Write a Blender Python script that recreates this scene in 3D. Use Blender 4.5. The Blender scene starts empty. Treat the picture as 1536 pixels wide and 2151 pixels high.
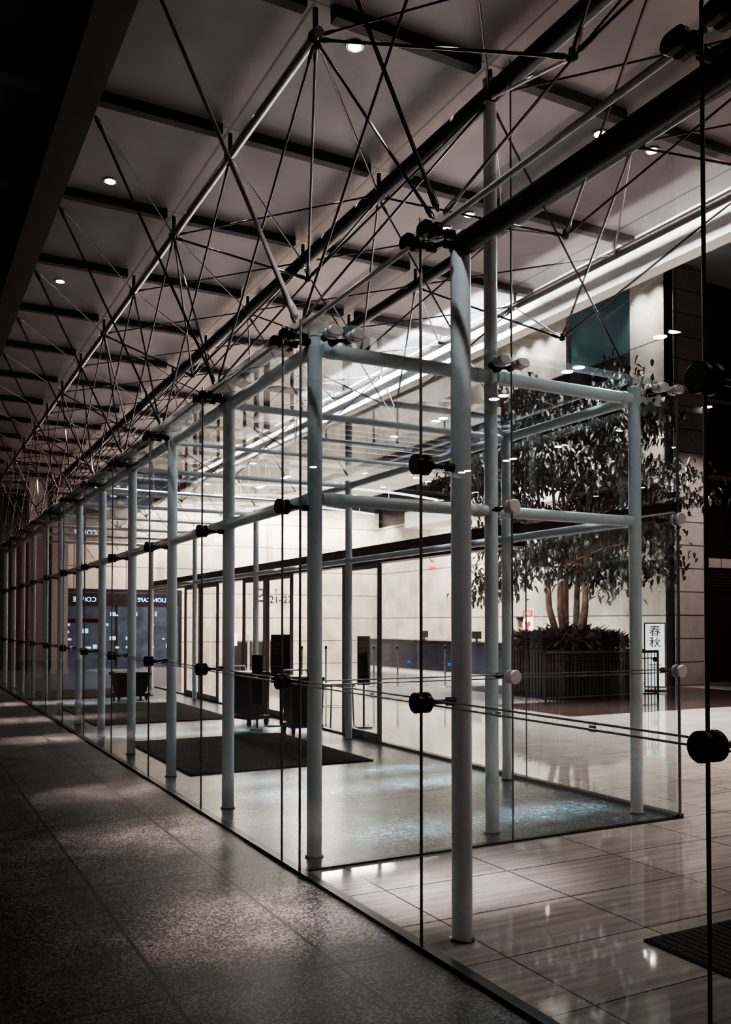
import bpy, math, random
from mathutils import Vector, Matrix
random.seed(7)
scene = bpy.context.scene
COL = scene.collection
scene.view_settings.view_transform = 'AgX'
scene.view_settings.look = 'AgX - High Contrast'
scene.view_settings.exposure = 0.65

# ------------------------------------------------------------------ materials
def newmat(name):
    m = bpy.data.materials.new(name); m.use_nodes = True
    nt = m.node_tree; b = nt.nodes["Principled BSDF"]
    return m, nt, b
def simple(name, col, rough=0.5, metal=0.0, noise=0.08, scale=20, emit=None, estr=0, spec=0.5):
    m, nt, b = newmat(name)
    b.inputs["Roughness"].default_value = rough
    b.inputs["Metallic"].default_value = metal
    b.inputs["Specular IOR Level"].default_value = spec
    tc = nt.nodes.new("ShaderNodeTexCoord"); n = nt.nodes.new("ShaderNodeTexNoise")
    n.inputs["Scale"].default_value = scale; n.inputs["Detail"].default_value = 4
    nt.links.new(tc.outputs["Object"], n.inputs["Vector"])
    r = nt.nodes.new("ShaderNodeValToRGB")
    r.color_ramp.elements[0].position = 0.3; r.color_ramp.elements[1].position = 0.7
    r.color_ramp.elements[0].color = [c * (1 - noise) for c in col] + [1]
    r.color_ramp.elements[1].color = [min(1, c * (1 + noise)) for c in col] + [1]
    nt.links.new(n.outputs["Fac"], r.inputs["Fac"])
    nt.links.new(r.outputs["Color"], b.inputs["Base Color"])
    if emit:
        b.inputs["Emission Color"].default_value = list(emit) + [1]
        b.inputs["Emission Strength"].default_value = estr
    return m
def tiled(name, c1, c2, mortar, bw, rh, msize, rough, off=(0, 0, 0), rot=(0, 0, 0), noise_scale=(8, 8, 8), nlo=0.35, nhi=0.65, dark=0.6, bump=0.0, spec=0.5, speck=False, detail=6):
    m, nt, b = newmat(name)
    N, L = nt.nodes, nt.links
    tc = N.new("ShaderNodeTexCoord")
    mp = N.new("ShaderNodeMapping"); mp.inputs["Location"].default_value = off; mp.inputs["Rotation"].default_value = rot
    L.new(tc.outputs["Object"], mp.inputs["Vector"])
    br = N.new("ShaderNodeTexBrick"); br.offset = 0.0; br.squash = 1.0
    br.inputs["Scale"].default_value = 1; br.inputs["Mortar Size"].default_value = msize
    br.inputs["Mortar Smooth"].default_value = 0.1
    br.inputs["Brick Width"].default_value = bw; br.inputs["Row Height"].default_value = rh
    br.inputs["Color1"].default_value = (*c1, 1); br.inputs["Color2"].default_value = (*c2, 1); br.inputs["Mortar"].default_value = (*mortar, 1)
    L.new(mp.outputs[0], br.inputs["Vector"])
    mp2 = N.new("ShaderNodeMapping"); mp2.inputs["Scale"].default_value = noise_scale
    L.new(tc.outputs["Object"], mp2.inputs["Vector"])
    if speck:
        v = N.new("ShaderNodeTexVoronoi"); v.inputs["Scale"].default_value = 1
        L.new(mp2.outputs[0], v.inputs["Vector"])
        sep = N.new("ShaderNodeSeparateColor"); L.new(v.outputs["Color"], sep.inputs[0])
        n2 = N.new("ShaderNodeTexNoise"); n2.inputs["Scale"].default_value = 3.0; n2.inputs["Detail"].default_value = 6
        L.new(tc.outputs["Object"], n2.inputs["Vector"])
        mm = N.new("ShaderNodeMath"); mm.operation = 'MULTIPLY_ADD'; mm.inputs[1].default_value = 1.2; mm.inputs[2].default_value = -0.6
        L.new(n2.outputs["Fac"], mm.inputs[0])
        ad = N.new("ShaderNodeMath"); ad.operation = 'ADD'; L.new(sep.outputs[0], ad.inputs[0]); L.new(mm.outputs[0], ad.inputs[1])
        fac = ad.outputs[0]
    else:
        n = N.new("ShaderNodeTexNoise"); n.inputs["Scale"].default_value = 1; n.inputs["Detail"].default_value = detail
        L.new(mp2.outputs[0], n.inputs["Vector"]); fac = n.outputs["Fac"]
    r = N.new("ShaderNodeValToRGB"); r.color_ramp.elements[0].position = nlo; r.color_ramp.elements[1].position = nhi
    r.color_ramp.elements[0].color = (dark, dark, dark, 1); r.color_ramp.elements[1].color = (1, 1, 1, 1)
    L.new(fac, r.inputs["Fac"])
    mx = N.new("ShaderNodeMix"); mx.data_type = 'RGBA'; mx.blend_type = 'MULTIPLY'; mx.inputs[0].default_value = 1
    L.new(br.outputs["Color"], mx.inputs[6]); L.new(r.outputs["Color"], mx.inputs[7])
    L.new(mx.outputs[2], b.inputs["Base Color"])
    b.inputs["Roughness"].default_value = rough; b.inputs["Specular IOR Level"].default_value = spec
    if bump:
        bp = N.new("ShaderNodeBump"); bp.inputs["Strength"].default_value = bump; bp.inputs["Distance"].default_value = 0.01
        L.new(fac, bp.inputs["Height"]); L.new(bp.outputs[0], b.inputs["Normal"])
    return m
def glassmat(name, tint, refl=1.0, base=0.03):
    m = bpy.data.materials.new(name); m.use_nodes = True
    nt = m.node_tree; N, L = nt.nodes, nt.links
    N.clear()
    out = N.new("ShaderNodeOutputMaterial"); mix = N.new("ShaderNodeMixShader")
    tr = N.new("ShaderNodeBsdfTransparent"); tr.inputs[0].default_value = (*tint, 1)
    gl = N.new("ShaderNodeBsdfGlossy"); gl.inputs["Roughness"].default_value = 0.0
    gl.inputs[0].default_value = (0.93, 0.98, 1, 1)
    lw = N.new("ShaderNodeLayerWeight"); lw.inputs["Blend"].default_value = 0.5
    pw = N.new("ShaderNodeMath"); pw.operation = 'POWER'; pw.inputs[1].default_value = 4.0
    L.new(lw.outputs["Facing"], pw.inputs[0])
    ml = N.new("ShaderNodeMath"); ml.operation = 'MULTIPLY_ADD'; ml.inputs[1].default_value = 0.6 * refl; ml.inputs[2].default_value = base + 0.05 * refl
    L.new(pw.outputs[0], ml.inputs[0])
    L.new(ml.outputs[0], mix.inputs[0]); L.new(tr.outputs[0], mix.inputs[1]); L.new(gl.outputs[0], mix.inputs[2])
    L.new(mix.outputs[0], out.inputs[0])
    return m
def emat(name, col, s):
    m = bpy.data.materials.new(name); m.use_nodes = True
    nt = m.node_tree; nt.nodes.clear()
    o = nt.nodes.new("ShaderNodeOutputMaterial"); e = nt.nodes.new("ShaderNodeEmission")
    e.inputs[0].default_value = (*col, 1); e.inputs[1].default_value = s
    nt.links.new(e.outputs[0], o.inputs[0]); return m

M_COL = simple("painted_steel_pale", (0.74, 0.765, 0.77), 0.30, 0.0, 0.05, 60)
M_CAP = simple("satin_steel", (0.45, 0.45, 0.46), 0.25, 0.9, 0.05)
M_STAIN = simple("stainless_tube", (0.60, 0.57, 0.57), 0.25, 0.85, 0.06)
M_TIE = simple("pale_tie_rod", (0.62, 0.56, 0.55), 0.35, 0.2, 0.06)
M_DARK = simple("dark_painted_steel", (0.024, 0.017, 0.017), 0.35, 0.2, 0.15)
M_ROD = simple("dark_rod_steel", (0.12, 0.095, 0.095), 0.28, 0.85, 0.1)
M_JOINT = simple("glass_edge_strip", (0.30, 0.265, 0.265), 0.3, 0.75, 0.1)
M_DFRAME = simple("door_frame_steel", (0.24, 0.22, 0.22), 0.3, 0.7, 0.1)
M_BLK = simple("black_fitting", (0.010, 0.008, 0.008), 0.32, 0.3, 0.2)
M_BAR = simple("ceiling_bar_brown", (0.022, 0.011, 0.012), 0.6, 0, 0.1)
M_CLAMPP = simple("clamp_pale_face", (0.60, 0.52, 0.52), 0.4, 0.2, 0.05)
M_PAVE = tiled("granite_pavers", (0.19, 0.155, 0.145), (0.155, 0.125, 0.117), (0.005, 0.003, 0.003), 0.79, 1.8, 0.011, 0.38, off=(-0.26, -0.17, 0), noise_scale=(110, 75, 110), nlo=0.35, nhi=1.2, dark=0.03, speck=True, bump=0.3)
M_LOBBY = tiled("polished_stone", (0.46, 0.405, 0.375), (0.40, 0.35, 0.325), (0.03, 0.022, 0.022), 0.9, 0.6, 0.005, 0.05, off=(0.1, 0.13, 0), noise_scale=(1.6, 22, 1), nlo=0.3, nhi=0.7, dark=0.58, spec=1.0)
M_DLOB = tiled("polished_dark_red_stone", (0.06, 0.035, 0.035), (0.05, 0.03, 0.03), (0.01, 0.008, 0.008), 0.9, 0.6, 0.005, 0.08, off=(0.1, 0.13, 0), noise_scale=(4, 4, 4), dark=0.7)
M_VEST = tiled("honed_granite", (0.125, 0.165, 0.185), (0.105, 0.14, 0.158), (0.010, 0.010, 0.014), 0.6, 0.6, 0.006, 0.27, off=(0.1, 0.13, 0), noise_scale=(70, 42, 70), nlo=0.2, nhi=1.2, dark=0.05, speck=True, bump=.12)
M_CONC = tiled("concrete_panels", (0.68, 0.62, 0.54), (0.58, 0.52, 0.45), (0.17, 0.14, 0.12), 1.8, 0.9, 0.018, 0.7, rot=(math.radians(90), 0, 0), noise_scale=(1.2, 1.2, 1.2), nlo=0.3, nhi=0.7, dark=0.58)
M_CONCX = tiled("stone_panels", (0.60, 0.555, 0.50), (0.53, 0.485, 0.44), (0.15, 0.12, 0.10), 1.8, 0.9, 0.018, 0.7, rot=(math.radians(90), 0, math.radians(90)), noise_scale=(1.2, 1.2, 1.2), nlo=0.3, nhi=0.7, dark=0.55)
M_TILE = tiled("dark_stone_cladding", (0.26, 0.21, 0.195), (0.22, 0.18, 0.165), (0.02, 0.013, 0.013), 1.1, 0.6, 0.014, 0.5, rot=(math.radians(90), 0, 0), noise_scale=(3, 3, 3), nlo=0.3, nhi=0.7, dark=0.8)
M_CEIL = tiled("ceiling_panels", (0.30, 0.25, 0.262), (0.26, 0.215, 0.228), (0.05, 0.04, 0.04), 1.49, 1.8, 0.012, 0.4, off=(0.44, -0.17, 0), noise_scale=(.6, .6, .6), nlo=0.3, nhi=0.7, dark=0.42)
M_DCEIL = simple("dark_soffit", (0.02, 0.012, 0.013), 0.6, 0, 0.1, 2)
M_ACEIL = simple("atrium_ceiling_paint", (0.30, 0.33, 0.36), 0.7, 0, 0.05, 2)
M_WHITE = simple("white_plaster", (0.76, 0.74, 0.71), 0.6, 0, 0.04, 3)
M_VOID = simple("black_glazing", (0.006, 0.004, 0.005), 0.25, 0, 0.1, 3)
M_SHOP = simple("dim_shop_interior", (0.03, 0.035, 0.045), 0.4, 0, 0.9, 2.5, emit=(0.25, 0.4, 0.6), estr=0.12)
M_TEAL = simple("teal_window", (0.05, 0.09, 0.10), 0.15, 0, 0.6, .8, emit=(0.11, 0.21, 0.24), estr=0.10)
M_UPW = simple("dark_glazing_and_falloff", (0.04, 0.034, 0.038), 0.25, 0, 0.3, .7)
M_MAT = simple("entrance_matting", (0.020, 0.013, 0.013), 0.95, 0, 0.5, 90)
M_GLASS = glassmat("facade_glass", (0.89, 0.925, 0.93), 1.6, 0.08)
M_GLASS2 = glassmat("inner_glass", (0.95, 0.97, 0.97), 1.3, 0.03)
M_LAMP = emat("lamp_warm", (1.0, 0.88, 0.76), 150)
M_LAMPO = emat("lamp_outside", (1.0, 0.93, 0.86), 55)
M_LINE = emat("lamp_linear", (1.0, 0.93, 0.84), 2.5)
M_BLUE = emat("reflected_sign_blue", (0.15, 0.55, 1.0), 7)
M_BLUED = emat("desk_blue_light", (0.08, 0.2, 1.0), 0.8)
M_GLOW = emat("shop_shelf_light", (0.45, 0.7, 1.0), 1.8)
M_RED = emat("sign_red", (0.5, 0.04, 0.03), 0.08)
M_REDP = simple("red_paint", (0.6, 0.03, 0.03), 0.5)
M_SIGNW = simple("sign_white", (0.8, 0.8, 0.78), 0.5, 0, 0.02, emit=(0.85, 0.88, 0.88), estr=0.9)  # glow put into the white boards so they stay readable behind glass
M_PLIN = simple("plinth_white", (0.75, 0.75, 0.73), 0.5, 0, 0.02)
M_INK = simple("sign_ink", (0.015, 0.015, 0.015), 0.6)
M_LEAF = simple("leaf_green", (0.024, 0.025, 0.020), 0.5, 0, 0.6, 3)
M_LEAF2 = simple("leaf_undergrowth", (0.05, 0.027, 0.022), 0.5, 0, 0.5, 5)
M_BARK = simple("bark", (0.22, 0.13, 0.10), 0.8, 0, 0.4, 8)
M_WOODD = simple("dark_wood", (0.022, 0.010, 0.009), 0.5, 0, 0.3, 6)
M_PLAST = simple("black_plastic", (0.020, 0.015, 0.016), 0.35, 0, 0.2, 10)
M_UNI = simple("navy_uniform", (0.012, 0.014, 0.024), 0.8)
M_SKIN = simple("skin", (0.42, 0.25, 0.18), 0.5, 0, 0.03)
M_DESK = simple("dark_counter_stone", (0.02, 0.022, 0.035), 0.2, 0, 0.6, 60)
M_STICK = simple("frosted_sticker", (0.7, 0.7, 0.7), 0.6)
M_PRINT = simple("dim_print", (0.16, 0.16, 0.16), 0.6)
M_STONE = simple("pier_stone", (0.36, 0.32, 0.31), 0.6, 0, 0.35, 25)

# ------------------------------------------------------------------ mesh builder
class MB:
    def __init__(s): s.v = []; s.f = []; s.sm = []
    def quad(s, pts, smooth=False):
        i = len(s.v); s.v += [Vector(p) for p in pts]; s.f.append(tuple(range(i, i + len(pts)))); s.sm.append(smooth); return s
    def box(s, c, d, rz=0.0):
        cx, cy, cz = c; hx, hy, hz = d[0] / 2, d[1] / 2, d[2] / 2
        i = len(s.v); cs, sn = math.cos(rz), math.sin(rz)
        for x, y, z in ((-1,-1,-1),(1,-1,-1),(1,1,-1),(-1,1,-1),(-1,-1,1),(1,-1,1),(1,1,1),(-1,1,1)):
            a, b = x * hx, y * hy
            s.v.append(Vector((cx + a * cs - b * sn, cy + a * sn + b * cs, cz + z * hz)))
        for f in ((0,3,2,1),(4,5,6,7),(0,1,5,4),(1,2,6,5),(2,3,7,6),(3,0,4,7)):
            s.f.append(tuple(i + k for k in f)); s.sm.append(False)
        return s
    def bb(s, lo, hi):
        return s.box([(a + b) / 2 for a, b in zip(lo, hi)], [b - a for a, b in zip(lo, hi)])
    def lathe(s, p1, axis, prof, n=20):
        p1 = Vector(p1); a = Vector(axis).normalized()
        u = a.orthogonal().normalized(); w = a.cross(u)
        def ring(t, r):
            i = len(s.v)
            for k in range(n):
                an = 2 * math.pi * k / n
                s.v.append(p1 + a * t + (u * math.cos(an) + w * math.sin(an)) * r)
            return i
        for (t0, r0), (t1, r1) in zip(prof[:-1], prof[1:]):
            i = ring(t0, r0); j = ring(t1, r1)
            for k in range(n):
                k2 = (k + 1) % n
                s.f.append((i + k, i + k2, j + k2, j + k)); s.sm.append(abs(t1 - t0) > 1e-6)
        t, r = prof[0]
        if r > 1e-5:
            i = ring(t, r); s.f.append(tuple(i + n - 1 - k for k in range(n))); s.sm.append(False)
        t, r = prof[-1]
        if r > 1e-5:
            i = ring(t, r); s.f.append(tuple(i + k for k in range(n))); s.sm.append(False)
        return s
    def cyl(s, p1, p2, r, n=16, r2=None):
        p1 = Vector(p1); p2 = Vector(p2); d = p2 - p1
        return s.lathe(p1, d, [(0, r), (d.length, r if r2 is None else r2)], n)
    def ball(s, c, r, n=12, m=8, sc=(1, 1, 1)):
        i0 = len(s.v)
        for a in range(m + 1):
            th = math.pi * a / m
            for k in range(n):
                ph = 2 * math.pi * k / n
                s.v.append(Vector((c[0] + r * sc[0] * math.sin(th) * math.cos(ph), c[1] + r * sc[1] * math.sin(th) * math.sin(ph), c[2] + r * sc[2] * math.cos(th))))
        for a in range(m):
            for k in range(n):
                k2 = (k + 1) % n
                s.f.append((i0 + a * n + k, i0 + (a + 1) * n + k, i0 + (a + 1) * n + k2, i0 + a * n + k2)); s.sm.append(True)
        return s
    def tube(s, pts, r, n=8):
        for a, b in zip(pts[:-1], pts[1:]): s.cyl(a, b, r, n)
        for p in pts[1:-1]: s.ball(p, r, n, 6)
        return s
    def stadium(s, c, long_ax, thick_ax, L, H, T, n=8):
        c = Vector(c); a = Vector(long_ax).normalized(); t = Vector(thick_ax).normalized(); b = a.cross(t)
        R = H / 2; pr = []
        for k in range(n + 1):
            an = -math.pi / 2 + math.pi * k / n; pr.append(((L / 2 - R) + R * math.cos(an), R * math.sin(an)))
        for k in range(n + 1):
            an = math.pi / 2 + math.pi * k / n; pr.append((-(L / 2 - R) + R * math.cos(an), R * math.sin(an)))
        rings = []
        for tt, sc in ((-T / 2, .82), (-T / 2 + T * .15, 1), (T / 2 - T * .15, 1), (T / 2, .82)):
            i = len(s.v)
            for x, y in pr: s.v.append(c + a * x * sc + b * y * sc + t * tt)
            rings.append(i)
        m = len(pr)
        for i, j in zip(rings[:-1], rings[1:]):
            for k in range(m):
                k2 = (k + 1) % m; s.f.append((i + k, i + k2, j + k2, j + k)); s.sm.append(False)
        s.f.append(tuple(rings[0] + m - 1 - k for k in range(m))); s.sm.append(False)
        s.f.append(tuple(rings[-1] + k for k in range(m))); s.sm.append(False)
        return s
    def mesh(s, name, mat, origin=(0, 0, 0)):
        o = Vector(origin); me = bpy.data.meshes.new(name)
        me.from_pydata([tuple(v - o) for v in s.v], [], s.f)
        me.polygons.foreach_set("use_smooth", s.sm); me.materials.append(mat); me.update()
        return me

def obj(name, me, loc=(0, 0, 0), parent=None, **kw):
    o = bpy.data.objects.new(name, me); o.location = loc
    if parent: o.parent = parent
    COL.objects.link(o)
    for k, v in kw.items(): o[k] = v
    return o
def single(name, mb, mat, origin, **kw):
    return obj(name, mb.mesh(name, mat, origin), origin, None, **kw)
def thing(name, loc, label, category, group=None):
    e = bpy.data.objects.new(name, None); e.location = loc; e.empty_display_size = 0.1
    COL.objects.link(e); e["label"] = label; e["category"] = category
    if group: e["group"] = group
    return e
def part(name, mb, mat, parent, **kw):
    return obj(name, mb.mesh(name, mat), (0, 0, 0), parent, **kw)
def clone(root, loc, **kw):
    def cp(o, par):
        c = o.copy(); c.parent = par; COL.objects.link(c)
        for ch in list(o.children): cp(ch, c)
        return c
    c = cp(root, None); c.location = loc
    for k, v in kw.items(): c[k] = v
    return c
def textmesh(body, size, mat, name, align='CENTER', extr=0.002):
    cu = bpy.data.curves.new(name, 'FONT'); cu.body = body; cu.size = size; cu.align_x = align; cu.align_y = 'CENTER'; cu.extrude = extr
    t = bpy.data.objects.new(name + "_tmp", cu); COL.objects.link(t)
    bpy.context.view_layer.update()
    dg = bpy.context.evaluated_depsgraph_get()
    me = bpy.data.meshes.new_from_object(t.evaluated_get(dg)); me.name = name
    bpy.data.objects.remove(t)
    me.materials.clear(); me.materials.append(mat); return me
def struct(name, mb, mat, origin=(0, 0, 0)):
    return single(name, mb, mat, origin, kind="structure")

Yj = [1.97 + 1.8 * k for k in range(-1, 14)]
Yj[1] = 2.01
GX, CX = 2.30, 2.54
RY = 5.27; CYR = 5.57
ZT = 3.58
YEND = 32.0

# ------------------------------------------------------------------ setting
struct("floor", MB().bb((-14, -3, -0.2), (GX, 40, 0.0)), M_PAVE)
struct("floor.001", MB().bb((GX, -3, -0.2), (32, RY, 0.0)).bb((5.70, RY, -0.2), (32, YEND, 0)), M_LOBBY)
struct("floor.002", MB().bb((GX, RY, -0.2), (5.70, YEND, 0.0)), M_VEST)
struct("floor.003", MB().bb((10.2, 11.8, -0.01), (30, 14.2, 0.003)).bb((12.0, 14.2, -0.01), (17.5, 18.6, 0.003)), M_DLOB)
struct("ceiling", MB().bb((1.36, -3, 5.95), (7.3, YEND, 6.2)), M_CEIL)
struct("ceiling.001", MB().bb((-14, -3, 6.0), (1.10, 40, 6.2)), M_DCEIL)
struct("ceiling.002", MB().bb((7.5, -3, 10.9), (30, YEND, 11.1)), M_ACEIL)
struct("ceiling.003", MB().bb((7.5, 21.5, 5.9), (14.2, YEND, 6.1)), M_WHITE)
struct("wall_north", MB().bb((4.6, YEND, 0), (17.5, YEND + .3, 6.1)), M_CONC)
struct("wall_north_falloff", MB().bb((1.2, YEND, 0), (4.6, YEND + .3, 6.1)), M_UPW)  # dark stretch stands in for light falling off along the wall
struct("wall_north_upper", MB().bb((7.5, YEND, 6.1), (17.5, YEND + .3, 10.9)), M_UPW)
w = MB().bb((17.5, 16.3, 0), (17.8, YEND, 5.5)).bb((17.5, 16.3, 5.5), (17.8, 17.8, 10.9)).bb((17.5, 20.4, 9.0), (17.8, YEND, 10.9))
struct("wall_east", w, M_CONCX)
struct("wall_east_upper", MB().bb((17.6, 17.8, 5.5), (17.8, 20.4, 9.0)).bb((17.6, 20.4, 5.5), (17.8, YEND, 9.0)), M_UPW)
single("window_1", MB().bb((17.62, 17.8, 9.0), (17.7, 20.4, 10.9)), M_TEAL, (17.62, 17.8, 9.0), kind="structure")
struct("wall_southeast", MB().bb((17.5, 16.28, 0), (18.7, 16.6, 10.9)), M_TILE)
struct("wall_southeast_dark", MB().bb((18.7, 16.9, 0), (30, 17.2, 10.9)), M_VOID)
for i, (z0, z1) in enumerate([(5.5, 5.62), (3.1, 3.35), (7.6, 7.7)]):
    mb = MB().bb((18.7, 16.8, z0), (30, 16.9, z1)); struct("trim_%d" % (i + 1), mb, M_TILE)
lou = MB()
for k in range(7): lou.bb((18.75, 16.78, 2.5 + k * .08), (24, 16.88, 2.54 + k * .08))
struct("trim_4", lou, M_DARK)
struct("trim_5", MB().bb((7.3, -3, 5.5), (7.5, YEND, 6.2)), M_WHITE)
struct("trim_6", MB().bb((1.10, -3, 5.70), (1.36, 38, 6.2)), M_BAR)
struct("wall_atrium_west", MB().bb((7.3, -3, 6.2), (7.5, YEND, 11.1)), M_WHITE)
struct("trim_7", MB().bb((15.8, 16.3, 4.95), (17.5, 27, 5.5)), M_WHITE)
struct("trim_8", MB().bb((16.2, 16.35, 6.9), (17.6, 27, 7.1)), M_DARK)
struct("trim_9", MB().bb((GX - .03, -1, 0.0), (GX + .03, 26, 0.02)).bb((GX, RY - .02, 0), (5.72, RY + .02, .015)).bb((5.66, RY, 0), (5.74, 22, .03)), M_BLK)
ob = MB()
for k in range(0, 14): ob.bb((-13, 1.97 + 1.8 * k - .08, 5.86), (1.10, 1.97 + 1.8 * k + .08, 6.0))
struct("trim_70", ob, M_BAR)

# ------------------------------------------------------------------ ceiling bars
grp = "dark bars under the canopy ceiling"
for k in range(0, 17):
    y = 1.97 + 1.8 * k
    for (x0, x1) in ((1.36, 2.46), (2.68, 3.92), (4.18, 5.42), (5.62, 7.28)):
        single("ceiling_bar", MB().bb((x0, y - .045, 5.86), (x1, y + .045, 5.95)), M_BAR, (x0, y, 5.88),
               label="dark brown flat bar fixed under grey ceiling panels", category="ceiling bar", group=grp)

# ------------------------------------------------------------------ steel columns
def column(x, y, h, r=.052, n=28, lab="pale grey round steel column in glazed entrance"):
    e = thing("steel_column", (x, y, 0), lab, "column", "columns of the glazed entrance")
    part("shaft", MB().lathe((0, 0, 0), (0, 0, 1), [(0, r), (h, r)], n), M_COL, e)
    part("base_ring", MB().lathe((0, 0, 0), (0, 0, 1), [(0, r + .012), (.008, r + .012), (.012, r + .002)], n), M_BLK, e)
    part("top_cap", MB().lathe((0, 0, h), (0, 0, 1), [(0, r + .004), (.02, r + .004), (.03, r * .6)], n), M_COL, e)
    return e
for y in Yj[2:]:
    column(CX, y, ZT)
column(4.03, CYR, 5.80, .052, lab="tall pale grey steel column rising to the roof tube")
column(5.52, CYR, ZT)
for y in (7.37, 10.97, 14.57, 18.17, 21.77):
    column(5.52, y, ZT - .03, .048)

def beam(p1, p2, r, mat, lab, name="steel_beam", grp="tubular beams of the glazed entrance"):
    e = thing(name, p1, lab, "beam", grp)
    d = Vector(p2) - Vector(p1); L = d.length
    part("tube", MB().lathe((0, 0, 0), d, [(0, r), (L, r)], 24), mat, e)
    part("end_collar", MB().lathe(d.normalized() * .05, d, [(0, r + .005), (.05, r + .005)], 24).lathe(d.normalized() * (L - .10), d, [(0, r + .005), (.05, r + .005)], 24), mat, e)
    return e
beam((CX, 3.80, 3.54), (CX, -1.0, 3.54), .055, M_DARK, "dark round tubular beam on top of pale column")
for zz, r in ((3.50, .05), (2.46, .045)):
    for y in Yj[3:-1]:
        beam((CX, y + .05, zz), (CX, y + 1.75, zz), r, M_COL if y < 9 else M_STAIN, "grey tubular beam between entrance columns")
    beam((CX + .05, CYR, zz), (3.98, CYR, zz), r, M_COL, "pale tubular cross beam at entrance side")
    beam((4.08, CYR, zz), (5.47, CYR, zz), r, M_COL, "pale tubular cross beam at entrance side")
    prev = CYR
    for y in (7.37, 10.97, 14.57, 18.17, 21.77):
        beam((5.52, prev + .05, zz), (5.52, y - .05, zz), r * .9, M_COL, "pale tubular beam of inner door row"); prev = y
for y in (7.37, 10.97, 14.57, 18.17, 21.77):
    beam((CX + .05, y, 3.50), (5.47, y, 3.50), .03, M_COL, "slim pale cross beam over the vestibule")
for y in (9.17, 12.77, 16.37, 19.97):
    beam((CX + .05, y, 3.50), (5.47, y, 3.50), .022, M_COL, "slim pale cross beam over the vestibule")

# ------------------------------------------------------------------ glazing
wn = 2
def window(pts, mat=M_GLASS):
    global wn
    single("window_%d" % wn, MB().quad(pts), mat, pts[0], kind="structure"); wn += 1
g = .006
for a, b in zip(Yj[:-1], Yj[1:]):
    window([(GX, a + g, .02), (GX, b - g, .02), (GX, b - g, ZT), (GX, a + g, ZT)])
for a, b, z in ((GX, 4.0, ZT), (4.0, 5.7, ZT)):
    window([(a + g, RY, .015), (b - g, RY, .015), (b - g, RY, z), (a + g, RY, z)])
window([(4.0, RY, ZT + .05), (5.7, RY, ZT + .05), (5.7, RY, 5.76), (4.0, RY, 5.76)], M_GLASS2)
for a, b in ((RY, 7.28), (7.28, 10.4)):
    window([(5.7, a + g, .03), (5.7, b - g, .03), (5.7, b - g, ZT), (5.7, a + g, ZT)], M_GLASS2)
window([(5.7, 10.4, 2.66), (5.7, 22, 2.66), (5.7, 22, ZT), (5.7, 10.4, ZT)], M_GLASS2)
window([(GX, RY, ZT + .02), (5.7, RY, ZT + .02), (5.7, 22, ZT + .02), (GX, 22, ZT + .02)], M_GLASS2)
tn = 10
def joint(p1, p2, r=.007):
    global tn
    single("trim_%d" % tn, MB().cyl(p1, p2, r, 10), M_JOINT, p1, kind="structure"); tn += 1
for y in Yj: joint((GX, y, 0.0), (GX, y, ZT + .05), .0075)
joint((GX, RY, 0), (GX, RY, ZT), .008)
joint((4.0, RY, 0), (4.0, RY, 5.8)); joint((5.7, RY, 0), (5.7, RY, ZT), .012); joint((5.7, 7.28, 0), (5.7, 7.28, ZT))

struct("trim_60", MB().bb((5.62, 7.4, 2.40), (5.80, 22, 2.64)), M_DARK)
struct("trim_61", MB().bb((5.64, RY, 2.52), (5.74, 7.4, 2.6)), M_DARK)
def door(y0, y1, n):
    fr = MB()
    for yy in (y0 + .02, y1 - .02): fr.bb((5.68, yy - .02, .03), (5.73, yy + .02, 2.4))
    fr.bb((5.68, y0 + .04, .03), (5.73, y1 - .04, .12)); fr.bb((5.68, y0 + .04, 2.34), (5.73, y1 - .04, 2.4))
    o = struct("door_%d" % n, fr, M_DFRAME, (5.7, y0, 0))
    gl = MB().quad([(0.005, .04, .12), (0.005, y1 - y0 - .04, .12), (0.005, y1 - y0 - .04, 2.34), (0.005, .04, 2.34)])
    part("door_glass", gl, M_GLASS2, o)
for n, (a, b) in enumerate([(10.4, 11.5), (13.4, 14.5), (14.6, 15.7), (17.2, 18.3), (18.4, 19.5)]): door(a, b, n + 1)

# ------------------------------------------------------------------ glass clamps
def disc_clamp(axis_x=True):
    e = thing("glass_clamp", (0, 0, 0), "round black patch clamp holding glass sheets to column", "glass clamp", "round clamps on the glass joints")
    ax = Vector((1, 0, 0)) if axis_x else Vector((0, 1, 0))
    for sgn in (-1, 1):
        part("disc", MB().lathe(ax * sgn * .012, ax * sgn, [(0, .046), (.004, .052), (.026, .052), (.032, .046)], 28), M_BLK, e)
    part("arm", MB().lathe(ax * .04, ax, [(0, .02), (.03, .02), (.04, .012), (.10, .012), (.11, .022), (.15, .022), (.155, .012), (.19, .012)], 16), M_BLK, e)
    return e
proto = disc_clamp()
first = True
for y in Yj[1:]:
    for z in (1.205, 2.39):
        if first: proto.location = (GX, y, z); first = False
        else: clone(proto, (GX, y, z))
protoR = disc_clamp(False); protoR.location = (4.0, RY, 1.205)
for c in protoR.children:
    if c.name.startswith("disc"): c.data.materials[0] = M_CLAMPP
protoR["label"] = "round grey patch clamp on entrance side glass"
for x, z in ((4.0, 2.46), (5.7, 1.205), (5.7, 2.46)): clone(protoR, (x, RY, z))

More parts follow.
